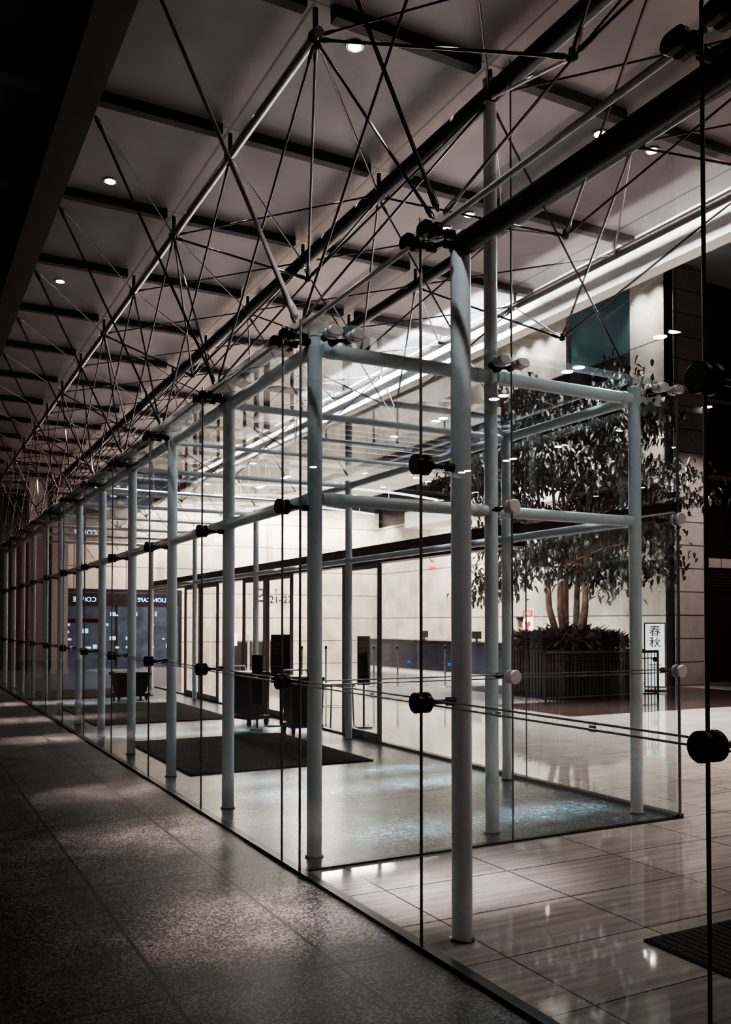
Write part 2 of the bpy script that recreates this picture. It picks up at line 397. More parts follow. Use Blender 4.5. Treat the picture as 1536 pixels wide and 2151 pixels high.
def top_clamp(axis_x=True, mat=M_BLK):
    e = thing("top_glass_clamp", (0, 0, 0), "paired oblong %s clamps at top glass corner" % ("black" if axis_x else "pale grey"), "glass clamp", "oblong clamps along the glass top")
    ax = Vector((1, 0, 0)) if axis_x else Vector((0, 1, 0)); lg = Vector((0, 1, 0)) if axis_x else Vector((1, 0, 0))
    for sl in (-1, 1):
        for sg in (-1, 1):
            part("clamp_plate", MB().stadium(lg * sl * .085 + ax * sg * .03, lg, ax, .11, .068, .04), mat, e)
        part("pivot", MB().lathe(lg * sl * .085 + ax * .05, ax, [(0, .018), (.04, .018), (.045, .026), (.09, .026)], 12), M_BLK, e)
    part("yoke", MB().tube([lg * -.085 + ax * .12, ax * .15, lg * .085 + ax * .12], .014).cyl(ax * .15, ax * .20, .03, 16), M_BLK, e)
    return e
tp = top_clamp(); tp.location = (GX, Yj[1], 3.54)
for y in Yj[2:]: clone(tp, (GX, y, 3.54))
tr = top_clamp(False, M_CLAMPP); tr.location = (4.0, RY, 3.53)
clone(tr, (5.60, RY, 3.53)); clone(tr, (2.62, RY, 3.53))

for a, b in zip(Yj[:-1], Yj[1:]):
    single("top_tie_rod", MB().cyl((GX + .06, a + .02, 3.575), (GX + .06, b - .02, 3.575), .015, 12), M_TIE, (GX + .06, a, 3.575),
           label="slim steel rod running along glass top edge", category="rod", group="rods along the glass top")
for k, (a, b) in enumerate(zip(Yj[:-1], Yj[1:])):
    if a + .04 > 22: break
    mb = MB().cyl((0, .008, -.013), (0, b - a - .008, -.013), .0045, 8).cyl((0, .008, .013), (0, b - a - .008, .013), .0045, 8)
    gr = thing("guard_rail", (GX + .05, a, 1.205), "pair of thin steel guard rods behind the glass", "guard rail", "waist-height guard rods")
    part("rods", mb, M_JOINT, gr)
    for t in (.33, .67):
        st = MB(); yy = (b - a) * t
        for i in range(3):
            for j in range(3):
                st.box((-.008, yy + (i - 1) * .014, (j - 1) * .014), (.004, .010, .010))
        if a < 9: part("dot_sticker", st, M_STICK, gr)  # stickers on the glass, parented to the rods
for x0, x1 in ((2.5, 3.99), (4.01, 5.69)):
    mb = MB().cyl((0, 0, -.013), (x1 - x0, 0, -.013), .0045, 8).cyl((0, 0, .013), (x1 - x0, 0, .013), .0045, 8)
    gr = thing("guard_rail", (x0, RY + .05, 1.205), "pair of thin steel guard rods behind the glass", "guard rail", "waist-height guard rods")
    part("rods", mb, M_JOINT, gr)

# ------------------------------------------------------------------ roof space frame
fr = thing("roof_space_frame", (0, 0, 5.7), "steel tube chords with thin crossing rods under the canopy", "space frame")
ZC = 0.0
for x, r, mat, y0 in ((2.54, .036, M_STAIN, 5.50), (4.03, .075, M_DARK, -2), (5.52, .065, M_DARK, -2), (7.02, .05, M_DARK, -2)):
    part("chord", MB().lathe((x, y0, ZC), (0, 1, 0), [(0, r), (YEND - y0, r)], 20), mat, fr)
rods = []
def rod(a, b, r=.013, mat=None): rods.append((Vector(a), Vector(b), r, mat or M_ROD))
XC = (2.54, 4.03, 5.52, 7.02)
nodes = []
for k in range(0, 16):
    y = 1.97 + 1.8 * k
    rod((2.42, y, 3.66), (1.37, y, 5.78), .015 if k in (0, 2) else .011, M_TIE if k in (0, 2) else M_ROD)
    if k >= 1:
        rod((2.42, y, 3.66), (4.03, y, 5.66), .009)
        rod((2.42, y + .05, 3.66), (2.54, y + 1.8, 5.68), .009)
    if k >= 2:
        rod((2.42, y - .05, 3.66), (2.54, y - 1.8, 5.68), .009)
        rod((5.52, y, 3.62), (4.03, y, 5.66), .008)
    if k >= 3:
        rod((1.40, y, 5.75), (2.54, y + 1.8, 5.7), .008)
    for xa, xb in ((XC[0], XC[1]), (XC[1], XC[2]), (XC[2], XC[3])):
        if k % 2 == 0 or xa == XC[0]: rod((xa, y, 5.7), (xb, y + 1.8, 5.7), .010)
        if k % 2 == 1 or k > 3: rod((xb, y, 5.7), (xa, y + 1.8, 5.7), .009)
    for x in XC: nodes.append((x, y, 5.7))
    if k % 2 == 1:
        for xm, zb in ((3.29, 4.75), (6.27, 4.65)):
            yb = y
            for sx in (-.745, .745):
                for sy in (-1.8, 1.8):
                    rod((xm + sx, yb + sy, 5.68), (xm, yb, zb), .011, M_TIE if (sx > 0 and sy > 0) else M_ROD)
            nodes.append((xm, yb, zb))
    else:
        xm, zb, yb = 4.775, 4.75, y
        for sx in (-.745, .745):
            for sy in (-1.8, 1.8):
                rod((xm + sx, yb + sy, 5.68), (xm, yb, zb), .010)
        nodes.append((xm, yb, zb))
rods.sort(key=lambda q: ((q[0] + q[1]) / 2).length)
rest = MB()
off = Vector((0, 0, 5.7))
def rodgeo(mb, a, b, r, n):
    a = a - off; b = b - off; d = b - a; L = d.length
    mb.lathe(a, d, [(0.03, r * .5), (.06, r * 1.7), (.12, r * 1.7), (.17, r), (L - .17, r), (L - .12, r * 1.7), (L - .06, r * 1.7), (L - .03, r * .5)], n)
for i, (a, b, r, mt) in enumerate(rods):
    if i < 98:
        mb = MB(); rodgeo(mb, a, b, r, 10); part("tie_rod", mb, mt, fr)
    else: rodgeo(rest, a, b, r, 7)
o = part("tie_rod_far", rest, M_ROD, fr); o["kind"] = "stuff"
nodes.sort(key=lambda q: Vector(q).length)
rest = MB()
for i, p in enumerate(nodes):
    q = (p[0], p[1], p[2] - 5.7)
    mb = MB() if i < 60 else rest
    mb.ball(q, .055 if p[2] > 5.5 else .035, 12, 8, (1, 1, .8)); mb.cyl((q[0], q[1], q[2]), (q[0], q[1], q[2] + (.2 if p[2] > 5.5 else .05)), .02, 8)
    if i < 60: part("node", mb, M_DARK, fr)
o = part("node_far", rest, M_DARK, fr); o["kind"] = "stuff"

# ------------------------------------------------------------------ downlights
def downlight(x, y, z, r=.07, mat=M_LAMP, lab="round recessed ceiling downlight, lit", grp="recessed downlights"):
    e = thing("downlight", (x, y, z), lab, "downlight", grp)
    part("trim_ring", MB().lathe((0, 0, 0), (0, 0, -1), [(0, r + .025), (.012, r + .02), (.012, r)], 24), M_CAP, e)
    part("lamp_face", MB().lathe((0, 0, -.008), (0, 0, -1), [(0, r), (.007, r * .98)], 24), mat, e)
M_LAMPC = emat("lamp_canopy", (1.0, 0.95, 0.9), 10)
for x, y in ((3.0, 5.86), (5.47, 5.91), (6.09, 5.9), (5.33, 7.75), (5.3, 8.15), (1.8, 8.8), (1.78, 11.7)):
    downlight(x, y, 5.95, .05, M_LAMPC)
for y in (16.6, 18.7, 20.8, 22.9, 25.0):
    for dy in (0, .35): downlight(17.0, y + dy, 6.9, .08, lab="round downlight under upper gallery soffit")
for ix in range(4):
    for iy in range(5):
        downlight(8.4 + ix * 1.7, 22.4 + iy * 2.0, 5.9, .10, M_LAMPC, lab="round downlight in pale lobby ceiling", grp="lobby downlights")
for k in range(10):
    for dy in (0, .3):
        downlight(-5.7, 7.4 + 2.14 * k + dy, 6.0, .10, M_LAMPO, lab="round downlight under dark walkway soffit", grp="walkway downlights")
        downlight(-9.9, 6.2 + 2.14 * k + dy, 6.0, .10, M_LAMPO, lab="round downlight under dark walkway soffit", grp="walkway downlights")
for k in range(4):
    y = 22.5 + 2.0 * k
    pts = [(8.0 + i * .7, y - .8 * math.sin(i / 9 * math.pi), 5.3) for i in range(10)]
    single("curved_ceiling_lamp", MB().tube(pts, .035, 8).cyl(pts[1], (pts[1][0], pts[1][1], 5.9), .008, 6).cyl(pts[8], (pts[8][0], pts[8][1], 5.9), .008, 6), M_LINE, pts[0], label="long gently curved glowing ceiling light line", category="ceiling light", group="curved light lines in the lobby")
for k in range(8):
    single("ceiling_louvre", MB().bb((7.5, 21.2, 5.95 + k * .14), (14.2, 21.3, 6.0 + k * .14)), M_DARK, (7.5, 21.2, 5.95 + k * .14), label="dark horizontal louvre blade high in the lobby", category="louvre", group="louvre blades")

# ------------------------------------------------------------------ mats
for (x0, y0, x1, y1) in ((2.72, 9.1, 4.9, 12.0), (2.72, 14.2, 5.0, 17.6), (3.33, 0.2, 5.6, 3.32), (2.72, 19.5, 5.0, 22.0)):
    mb = MB().bb((x0, y0, .001), (x1, y1, .014))
    n = int((x1 - x0) / .05)
    for i in range(n): mb.bb((x0 + .01 + i * .05, y0 + .02, .014), (x0 + .035 + i * .05, y1 - .02, .018))
    single("entrance_mat", mb, M_MAT, (x0, y0, 0), label="large black ribbed entrance mat lying on stone floor", category="mat", group="entrance mats")

# ------------------------------------------------------------------ wheeled bins
def bin_cart(x, y, w, d, h, lab, rz=0.0, panel=None, z=0.0):
    e = thing("wheeled_bin", (x, y, z), lab, "wheeled bin")
    e.rotation_euler = (0, 0, rz)
    b = MB()
    lo = [(-w * .40, -d * .40), (w * .40, -d * .40), (w * .40, d * .40), (-w * .40, d * .40)]
    hi = [(-w * .5, -d * .5), (w * .5, -d * .5), (w * .5, d * .5), (-w * .5, d * .5)]
    zb = .16
    for k in range(4):
        k2 = (k + 1) % 4
        b.quad([(*lo[k], zb), (*lo[k2], zb), (*hi[k2], h), (*hi[k], h)])
    b.quad([(*p, zb) for p in reversed(lo)])
    part("body", b, M_PLAST, e)
    part("rim", MB().bb((-w * .53, -d * .53, h - .03), (w * .53, -d * .47, h + .02)).bb((-w * .53, d * .47, h - .03), (w * .53, d * .53, h + .02)).bb((-w * .53, -d * .47, h - .03), (-w * .47, d * .47, h + .02)).bb((w * .47, -d * .47, h - .03), (w * .53, d * .47, h + .02)), M_PLAST, e)
    part("lid", MB().bb((-w * .47, -d * .47, h), (w * .47, d * .47, h + .035)), M_DARK, e)
    part("dolly", MB().bb((-w * .5, -d * .5, .10), (w * .5, d * .5, .15)), M_DARK, e)
    for sx in (-1, 1):
        for sy in (-1, 1):
            part("wheel", MB().cyl((sx * w * .4 - .015, sy * d * .4, .045), (sx * w * .4 + .015, sy * d * .4, .045), .045, 16).bb((sx * w * .4 - .025, sy * d * .4 - .02, .05), (sx * w * .4 + .025, sy * d * .4 + .02, .10)), M_BLK, e)
    part("handle", MB().tube([(-w * .4, d * .5, h), (-w * .4, d * .62, h + .1), (w * .4, d * .62, h + .1), (w * .4, d * .5, h)], .014), M_CAP, e)
    if panel:
        part("sign_panel", MB().bb((-w * .1, d * .3, h), (w * .4, d * .36, h + panel)), M_PLAST, e)
    return e
bin_cart(4.93, 13.3, .42, .55, .80, "black wheeled bin on dolly inside the vestibule", .3)
bin_cart(5.22, 11.9, .48, .55, .80, "larger black wheeled bin in vestibule", -.1)
bin_cart(4.3, 18.7, .7, .6, .55, "low dark cart near the far vestibule doors", 0)
def notice(x, y, w, h, lab, rz):
    e = thing("notice_stand", (x, y, 0), lab, "notice stand"); e.rotation_euler = (0, 0, rz)
    part("base", MB().bb((-w * .6, -.15, 0), (w * .6, .15, .02)), M_DARK, e)
    part("post", MB().cyl((0, 0, .02), (0, 0, h - .7), .015), M_DARK, e)
    part("board", MB().bb((-w / 2, -.015, h - .75), (w / 2, .015, h)), M_PLAST, e)
    tx = MB()
    for i in range(7): tx.bb((-w * .35, -.018, h - .15 - i * .07), (w * (.2 - .1 * (i % 3)), -.016, h - .144 - i * .07))
    part("printed_lines", tx, M_PRINT, e)
notice(5.30, 12.9, .30, 1.42, "dark upright notice board on floor stand", -.47)
notice(4.80, 12.6, .16, 1.12, "narrow dark upright board on floor stand", -.47)
notice(6.35, 12.1, .20, 1.40, "slim black notice board beyond the inner glass", -.4)

e = thing("metal_stool", (6.1, 12.5, 0), "light metal frame stool by the inner glass", "stool")
for sx in (-1, 1):
    for sy in (-1, 1): part("leg", MB().cyl((sx * .2, sy * .16, 0), (sx * .18, sy * .15, .62), .012, 10), M_CAP, e)
part("seat", MB().box((0, 0, .635), (.42, .36, .03)), M_CAP, e)
part("crossbar", MB().cyl((-.19, -.155, .3), (.19, -.155, .3), .009, 8).cyl((-.19, .155, .3), (.19, .155, .3), .009, 8).cyl((-.19, -.155, .3), (-.19, .155, .3), .009, 8).cyl((.19, -.155, .3), (.19, .155, .3), .009, 8), M_CAP, e)

# ------------------------------------------------------------------ reception desk
e = thing("reception_desk", (14.8, 19.9, 0), "long dark stone reception counter with blue glow", "reception desk")
part("body", MB().bb((0, 0, .12), (.9, 8.1, 1.0)), M_DESK, e)
part("plinth", MB().bb((.05, .05, 0), (.85, 8.05, .12)), M_PLIN, e)
part("countertop", MB().bb((-.06, -.06, 1.0), (.96, 8.16, 1.05)), M_VOID, e)
part("light_strip", MB().bb((-.012, 2.4, .30), (-.001, 2.8, .40)).bb((-.012, 5.0, .3), (-.001, 5.2, .38)), M_BLUED, e)
for k, yy in enumerate((21.9, 24.9)):
    m = thing("monitor", (15.3, yy, 1.05), "thin dark computer monitor on the reception counter", "monitor", "monitors on the counter")
    part("screen", MB().bb((-.02, -.22, .08), (.02, .22, .30)), M_BLK, m)
    part("stand", MB().bb((-.02, -.03, .01), (.02, .03, .09)).bb((-.08, -.1, 0), (.08, .1, .012)), M_BLK, m)
for k in range(3):
    t = thing("turnstile", (10.2 + k * .75, 28.3, 0), "grey metal security gate cabinet with glass wing", "turnstile", "security gates")
    part("cabinet", MB().bb((0, 0, 0), (.22, 1.2, .95)), M_DARK, t)
    part("top_plate", MB().bb((-.01, -.01, .95), (.23, 1.21, 1.0)), M_CAP, t)
    part("wing", MB().bb((.22, .55, .35), (.5, .57, 1.25)), M_GLASS2, t)
d = thing("gate_letter_sign", (9.75, 28.0, 0), "white sign panel with black letter D on post", "sign")
part("panel", MB().bb((-.2, -.012, .85), (.2, .012, 1.25)), M_SIGNW, d)
part("post", MB().cyl((0, .03, .02), (0, .03, 1.1), .02, 12), M_DARK, d)
part("foot", MB().bb((-.15, -.1, 0), (.15, .14, .02)), M_DARK, d)
me = textmesh("D", .28, M_INK, "letter"); o = obj("letter", me, (0, -.016, 1.06), d); o.rotation_euler = (math.radians(90), 0, 0)
for k in range(9):
    p = thing("barrier_post", (9.0 + .55 * k, 20.5 - .25 * k, 0), "slim chrome queue barrier post", "barrier post", "queue barriers")
    part("base", MB().lathe((0, 0, 0), (0, 0, 1), [(0, .16), (.02, .15), (.03, .03)], 20), M_CAP, p)
    part("post", MB().cyl((0, 0, .03), (0, 0, .95), .022, 14), M_CAP, p)
    part("head", MB().lathe((0, 0, .95), (0, 0, 1), [(0, .03), (.07, .03), (.08, .015)], 14), M_BLK, p)
def balustrade(x0, y0, x1, y1, h, lab, n):
    e = thing("balustrade", (x0, y0, 0.003), lab, "balustrade")
    d = Vector((x1 - x0, y1 - y0, 0))
    part("top_rail", MB().cyl((0, 0, h), d + Vector((0, 0, h)), .03, 12).cyl((0, 0, .12), d + Vector((0, 0, .12)), .018, 10).cyl((0, 0, h - .14), d + Vector((0, 0, h - .14)), .012, 10), M_DARK, e)
    bl = MB()
    for i in range(n + 1):
        q = d * (i / n); bl.cyl((q.x, q.y, 0), (q.x, q.y, h), .022 if i % 8 == 0 else .009, 8)
    part("balusters", bl, M_DARK, e)
balustrade(11.2, 13.7, 14.2, 13.7, 1.0, "dark metal railing in front of the planter", 32)

# ------------------------------------------------------------------ wall lettering
def walltext(body, size, loc, face, mat, name, label, cat="lettering"):
    me = textmesh(body, size, mat, name, extr=.006)
    o = obj(name, me, loc, None, label=label, category=cat)
    o.rotation_euler = (math.radians(90), 0, math.radians(face)); return o
walltext("D", .46, (12.3, YEND - .008, 2.75), 0, M_INK, "wall_letter", "black letter D on pale concrete wall")
walltext("21–27", .38, (13.15, YEND - .008, 2.5), 0, M_INK, "wall_number", "black floor numbers 21–27 on pale concrete wall")
single("letter_underline", MB().bb((12.1, YEND - .02, 2.42), (12.55, YEND + .01, 2.48)), M_INK, (12.1, YEND, 2.42), label="black line under the letter D on wall", category="line")
walltext("F", .2, (12.95, YEND - .008, 2.85), 0, M_INK, "wall_letter", "small black letter above floor numbers")
walltext("C", .46, (17.492, 27.9, 4.0), -90, M_INK, "wall_letter", "black letter C on pale stone wall")
single("letter_underline", MB().bb((17.47, 27.7, 3.60), (17.51, 28.1, 3.70)), M_REDP, (17.48, 27.7, 3.62), label="red line under the letter C on wall", category="line")
walltext("17F", .30, (17.492, 16.72, 3.45), -90, M_INK, "wall_number", "black 17F lettering on pale stone wall")
walltext("LOBBY", .15, (17.492, 16.8, 3.2), -90, M_INK, "wall_word", "small black LOBBY lettering on pale stone wall")
walltext("Kyodo\nElevator", .15, (17.492, 16.8, 3.80), -90, M_INK, "wall_word", "small black two-line lettering above floor number")
s = thing("steel_sign_box", (17.1, 16.7, 3.98), "brushed steel box projecting from the stone wall", "sign box")
part("box", MB().bb((-.35, 0, 0), (.4, .9, 1.0)), M_CAP, s)
a = thing("aed_sign", (17.45, 22.2, 1.25), "red and white AED notice with heart symbol", "sign")
part("panel", MB().bb((-.0, -.24, 0), (.05, .24, .75)), M_SIGNW, a)
part("red_band", MB().bb((-.006, -.24, .54), (-.001, .24, .75)).bb((-.006, -.24, 0), (-.001, .24, .06)), M_REDP, a)
me = textmesh("AED", .17, M_SIGNW, "letters"); o = obj("letters", me, (-.012, 0, .645), a); o.rotation_euler = (math.radians(90), 0, math.radians(-90))
h = MB(); pts = []
for k in range(28):
    t = 2 * math.pi * k / 28; pts.append((-.008, -.009 * 16 * math.sin(t) ** 3, .30 + .009 * (13 * math.cos(t) - 5 * math.cos(2 * t) - 2 * math.cos(3 * t) - math.cos(4 * t))))
h.quad(pts); part("heart", h, M_REDP, a)
p = thing("restaurant_poster_stand", (15.87, 15.4, 0.003), "white upright poster with black Japanese characters", "poster stand"); p.rotation_euler = (0, 0, math.radians(-40))
part("base", MB().bb((-.25, -.15, 0), (.25, .15, .03)), M_CAP, p)
part("board", MB().bb((-.22, -.02, .1), (.22, .02, 1.58)), M_SIGNW, p)
part("frame", MB().bb((-.245, -.025, .08), (-.22, .025, 1.60)).bb((.22, -.025, .08), (.245, .025, 1.60)).bb((-.245, -.025, 1.58), (.245, .025, 1.605)).bb((-.245, -.025, .075), (.245, .025, .1)), M_DARK, p)
part("post", MB().bb((-.02, .02, .03), (.02, .05, 1.2)), M_CAP, p)
me = textmesh("春\n秋", .27, M_INK, "characters"); o = obj("characters", me, (0, -.024, 1.26), p); o.rotation_euler = (math.radians(90), 0, 0)
mk = MB()
mk.quad([(.06 * math.cos(2 * math.pi * k / 16), -.024, .74 + .06 * math.sin(2 * math.pi * k / 16)) for k in range(16)])
mk.quad([(-.14, -.024, .6), (.14, -.024, .6), (.14, -.024, .615), (-.14, -.024, .615)]); mk.quad([(-.1, -.024, .54), (.1, -.024, .54), (.1, -.024, .555), (-.1, -.024, .555)])
part("printed_mark", mk, M_INK, p)

# ------------------------------------------------------------------ shopfront at the far end
sf = thing("shopfront", (4.6, YEND - .05, 0), "dim glazed cafe front with mirrored blue letters for a reflected sign", "shopfront")
part("frame", MB().bb((0, 0, 0), (.12, .05, 2.7)).bb((4.5, 0, 0), (4.62, .05, 2.7)).bb((2.2, 0, 0), (2.3, .05, 2.6)).bb((0, 0, 2.7), (4.62, .05, 2.8)), M_DARK, sf)
part("opening", MB().bb((.12, .01, 0), (4.5, .04, 2.7)), M_SHOP, sf)
part("counter_glow", MB().bb((.5, -.01, 1.62), (1.8, .0, 1.75)), M_RED, sf)
part("fascia", MB().bb((.12, -.03, 2.2), (4.5, .0, 2.65)), M_DARK, sf)
gl = MB(); R0 = random.Random(11)
for k in range(26):
    xx = R0.uniform(.25, 4.2); zz = R0.choice((.7, 1.0, 1.25, 1.5, 1.85)); ww = R0.uniform(.05, .22)
    gl.bb((xx, -.006, zz), (xx + ww, .0, zz + R0.uniform(.04, .16)))
part("shelf_lights", gl, M_GLOW, sf)
for body, xx, sz in (("COFFEE", 1.15, .23), ("LION CAFE", 3.5, .21)):
    me = textmesh(body, sz, M_BLUE, "reflected_letters")
    o = obj("reflected_letters", me, (xx, -.05, 2.42), sf); o.rotation_euler = (math.radians(90), 0, 0); o.scale = (-1, 1, 1)  # reversed letters built in place of a sign's reflection in the glass
for x, y in ((3.3, 27.0), (4.3, 29.5)):
    single("stone_pier", MB().bb((x, y, 0), (x + .5, y + .5, 5.7)).bb((x - .03, y - .03, 0), (x + .53, y + .53, .15)), M_STONE, (x, y, 0), label="square speckled stone pier in the hall", category="pier", group="stone piers")

# ------------------------------------------------------------------ planter and tree
PX, PY = 13.3, 15.4
pl = thing("planter", (PX, PY, 0.003), "large square dark wood-slatted planter box", "planter")
part("body", MB().bb((-1.05, -1.05, 0), (1.05, 1.05, .98)), M_WOODD, pl)
sl = MB()
for i in range(20):
    t = -1.0 + i * .105
    sl.box((t, -1.065, .5), (.06, .03, .9)).box((-1.065, t, .5), (.03, .06, .9)).box((t, 1.065, .5), (.06, .03, .9)).box((1.065, t, .5), (.03, .06, .9))
part("slats", sl, M_WOODD, pl)
part("rim", MB().bb((-1.12, -1.12, .98), (1.12, -1.0, 1.03)).bb((-1.12, 1.0, .98), (1.12, 1.12, 1.03)).bb((-1.12, -1, .98), (-1, 1, 1.03)).bb((1, -1, .98), (1.12, 1, 1.03)), M_DARK, pl)
part("soil", MB().bb((-1, -1, .98), (1, 1, 1.02)), M_BARK, pl)
def leafgeo(mb, p, d, up, L, W):
    d = d.normalized(); s = d.cross(up)
    if s.length < 1e-3: s = Vector((1, 0, 0))
    s.normalize(); n = s.cross(d)
    i = len(mb.v)
    mb.v += [p, p + d * L * .3 + s * W * .5 + n * .02 , p + d * L * .7 + s * W * .4 - n * .01, p + d * L - n * L * .12, p + d * L * .7 - s * W * .4 - n * .01, p + d * L * .3 - s * W * .5 + n * .02, p + d * L * .5 - n * .01]
    for f in ((0, 1, 6), (1, 2, 6), (2, 3, 6), (3, 4, 6), (4, 5, 6), (5, 0, 6)):
        mb.f.append(tuple(i + k for k in f)); mb.sm.append(False)
tr_ = thing("indoor_tree", (PX, PY, 1.03), "tall leafy evergreen indoor tree growing from planter", "tree")
R = random.Random(3)
tk = MB(); lf = MB()
tips = []
for k in range(6):
    an = k * 1.05 + .3; x = .22 * math.cos(an); y = .22 * math.sin(an); pts = [Vector((x, y, 0))]
    for j in range(5):
        q = pts[-1]; pts.append(q + Vector((math.cos(an) * .14 + R.uniform(-.12, .12), math.sin(an) * .14 + R.uniform(-.12, .12), .9)))
    for j, (a_, b_) in enumerate(zip(pts[:-1], pts[1:])):
        tk.cyl(a_, b_, .085 - j * .014, 10, .085 - (j + 1) * .014)
    for j in range(2, 6):
        for m in range(4):
            a2 = R.uniform(0, 2 * math.pi); ln = R.uniform(.8, 2.4) * (1 if j < 5 else .75)
            base = pts[j]; hgt = R.uniform(-.1, 1.1)
            mid = base + Vector((math.cos(a2) * ln * .5, math.sin(a2) * ln * .5, hgt * .7)); tip = base + Vector((math.cos(a2) * ln, math.sin(a2) * ln, hgt))
            tk.cyl(base, mid, .028, 6, .02); tk.cyl(mid, tip, .02, 6, .01)
            tips += [tip, (mid + tip) / 2]
for k in range(34):
    z = R.uniform(1.7, 6.2); rr = 2.7 * math.sqrt(max(.1, 1 - ((z - 3.6) / 3.3) ** 2)) * math.sqrt(R.uniform(.2, 1))
    a2 = R.uniform(0, 6.283); tips.append(Vector((rr * math.cos(a2), rr * math.sin(a2), z)))
for k in range(9):
    a2 = 2.4 + k * .3; tips.append(Vector((1.9 * math.cos(a2), 1.9 * math.sin(a2), R.uniform(1.2, 1.8))))
for t in tips:
    for m in range(62):
        p = t + Vector((R.gauss(0, .28), R.gauss(0, .28), R.gauss(0, .13)))
        a2 = R.uniform(0, 6.283)
        leafgeo(lf, p, Vector((math.cos(a2), math.sin(a2), R.uniform(-2.2, -.3))), Vector((0, 0, 1)), R.uniform(.14, .24), R.uniform(.05, .08))
part("trunks", tk, M_BARK, tr_); part("foliage", lf, M_LEAF, tr_)
ug = thing("undergrowth", (PX, PY, 1.035), "low dark reddish shrub leaves filling planter top", "shrub"); ug["kind"] = "stuff"
lg = MB()
for k in range(3200):
    rr = 1.2 * math.sqrt(R.random()); an = R.uniform(0, 6.283); x = rr * math.cos(an); y = rr * math.sin(an); a2 = R.uniform(0, 6.283)
    leafgeo(lg, Vector((x, y, R.uniform(0.05, .45 - .2 * rr))), Vector((math.cos(a2), math.sin(a2), R.uniform(-.5, 1.1))), Vector((0, 0, 1)), R.uniform(.22, .40), R.uniform(.04, .07))
part("leaves", lg, M_LEAF2, ug)

# ------------------------------------------------------------------ security guard
def skin(name, verts, edges, rad, mat, parent, root=0, sub=2):
    me = bpy.data.meshes.new(name); me.from_pydata(verts, edges, [])
    o = bpy.data.objects.new(name + "_tmp", me); COL.objects.link(o)
    m = o.modifiers.new("s", 'SKIN'); m.use_smooth_shade = True
    for i, r in enumerate(rad):
        me.skin_vertices[0].data[i].radius = (r if isinstance(r, tuple) else (r, r))
        me.skin_vertices[0].data[i].use_root = (i == root)
    o.modifiers.new("u", 'SUBSURF').levels = sub
    bpy.context.view_layer.update(); dg = bpy.context.evaluated_depsgraph_get()
    m2 = bpy.data.meshes.new_from_object(o.evaluated_get(dg)); m2.name = name
    bpy.data.objects.remove(o); m2.materials.clear(); m2.materials.append(mat)
    for pl_ in m2.polygons: pl_.use_smooth = True
    return obj(name, m2, (0, 0, 0), parent)
g_ = thing("person", (16.3, 21.1, 0), "security guard in navy uniform and peaked cap standing", "person")
g_.rotation_euler = (0, 0, math.radians(-60))
V = [(0, 0, .95), (0, 0, 1.15), (0, 0, 1.38), (0, 0, 1.48), (0, -.01, 1.56), (0, -.01, 1.66), (0, 0, 1.73)]
E = [(0, 1), (1, 2), (2, 3), (3, 4), (4, 5), (5, 6)]
RD = [(.15, .11), (.14, .10), (.17, .11), .055, (.065, .08), (.075, .095), (.05, .06)]
for sx in (-1, 1):
    i = len(V); V += [(sx * .19, 0, 1.38), (sx * .24, .02, 1.10), (sx * .25, -.05, .86), (sx * .25, -.07, .77)]
    E += [(2, i), (i, i + 1), (i + 1, i + 2), (i + 2, i + 3)]; RD += [.055, .042, .03, (.02, .038)]
    for f in range(4):
        j = len(V); V += [(sx * .25, -.10 + f * .022, .73), (sx * .245, -.105 + f * .022, .685 - .006 * (1 - abs(f - 1.5)))]
        E += [(i + 3, j), (j, j + 1)]; RD += [.009, .008]
    j = len(V); V += [(sx * .235, -.115, .76), (sx * .225, -.135, .725)]; E += [(i + 3, j), (j, j + 1)]; RD += [.01, .009]
    i = len(V); V += [(sx * .09, 0, .88), (sx * .10, -.01, .5), (sx * .10, .02, .09), (sx * .11, -.13, .04)]
    E += [(0, i), (i, i + 1), (i + 1, i + 2), (i + 2, i + 3)]; RD += [.085, .06, .042, .035]
skin("body", V, E, RD, M_SKIN, g_)
V = [(0, 0, .90), (0, 0, 1.15), (0, 0, 1.40)]; E = [(0, 1), (1, 2)]; RD = [(.19, .14), (.17, .13), (.20, .135)]
for sx in (-1, 1):
    i = len(V); V += [(sx * .19, 0, 1.39), (sx * .24, .02, 1.10), (sx * .25, -.05, .85)]; E += [(2, i), (i, i + 1), (i + 1, i + 2)]; RD += [.075, .062, .05]
skin("jacket", V, E, RD, M_UNI, g_, 1)
V = [(0, 0, .92)]; E = []; RD = [(.17, .125)]
for sx in (-1, 1):
    i = len(V); V += [(sx * .09, 0, .85), (sx * .10, -.01, .5), (sx * .10, .01, .08)]; E += [(0, i), (i, i + 1), (i + 1, i + 2)]; RD += [.105, .08, .065]
skin("trousers", V, E, RD, M_UNI, g_)
part("cap", MB().lathe((0, 0, 1.70), (0, .05, 1), [(0, .098), (.03, .10), (.05, .135), (.075, .13), (.09, .06)], 20).ball((0, -.12, 1.705), .075, 12, 6, (1, .7, .12)), M_UNI, g_)
part("nose", MB().ball((0, -.115, 1.62), .014, 8, 6, (1, 1.2, 1.6)), M_SKIN, g_)
part("mouth", MB().ball((0, -.105, 1.59), .02, 8, 6, (1, .4, .25)), M_REDP, g_)
part("eyes", MB().ball((-.03, -.095, 1.65), .01, 8, 6).ball((.03, -.095, 1.65), .01, 8, 6), M_INK, g_)
part("hair", MB().ball((0, .02, 1.665), .092, 14, 10, (.9, 1.0, .8)), M_INK, g_)
for sx in (-1, 1): part("shoe", MB().ball((sx * .105, -.06, .045), .07, 12, 8, (.7, 1.9, .62)), M_BLK, g_)

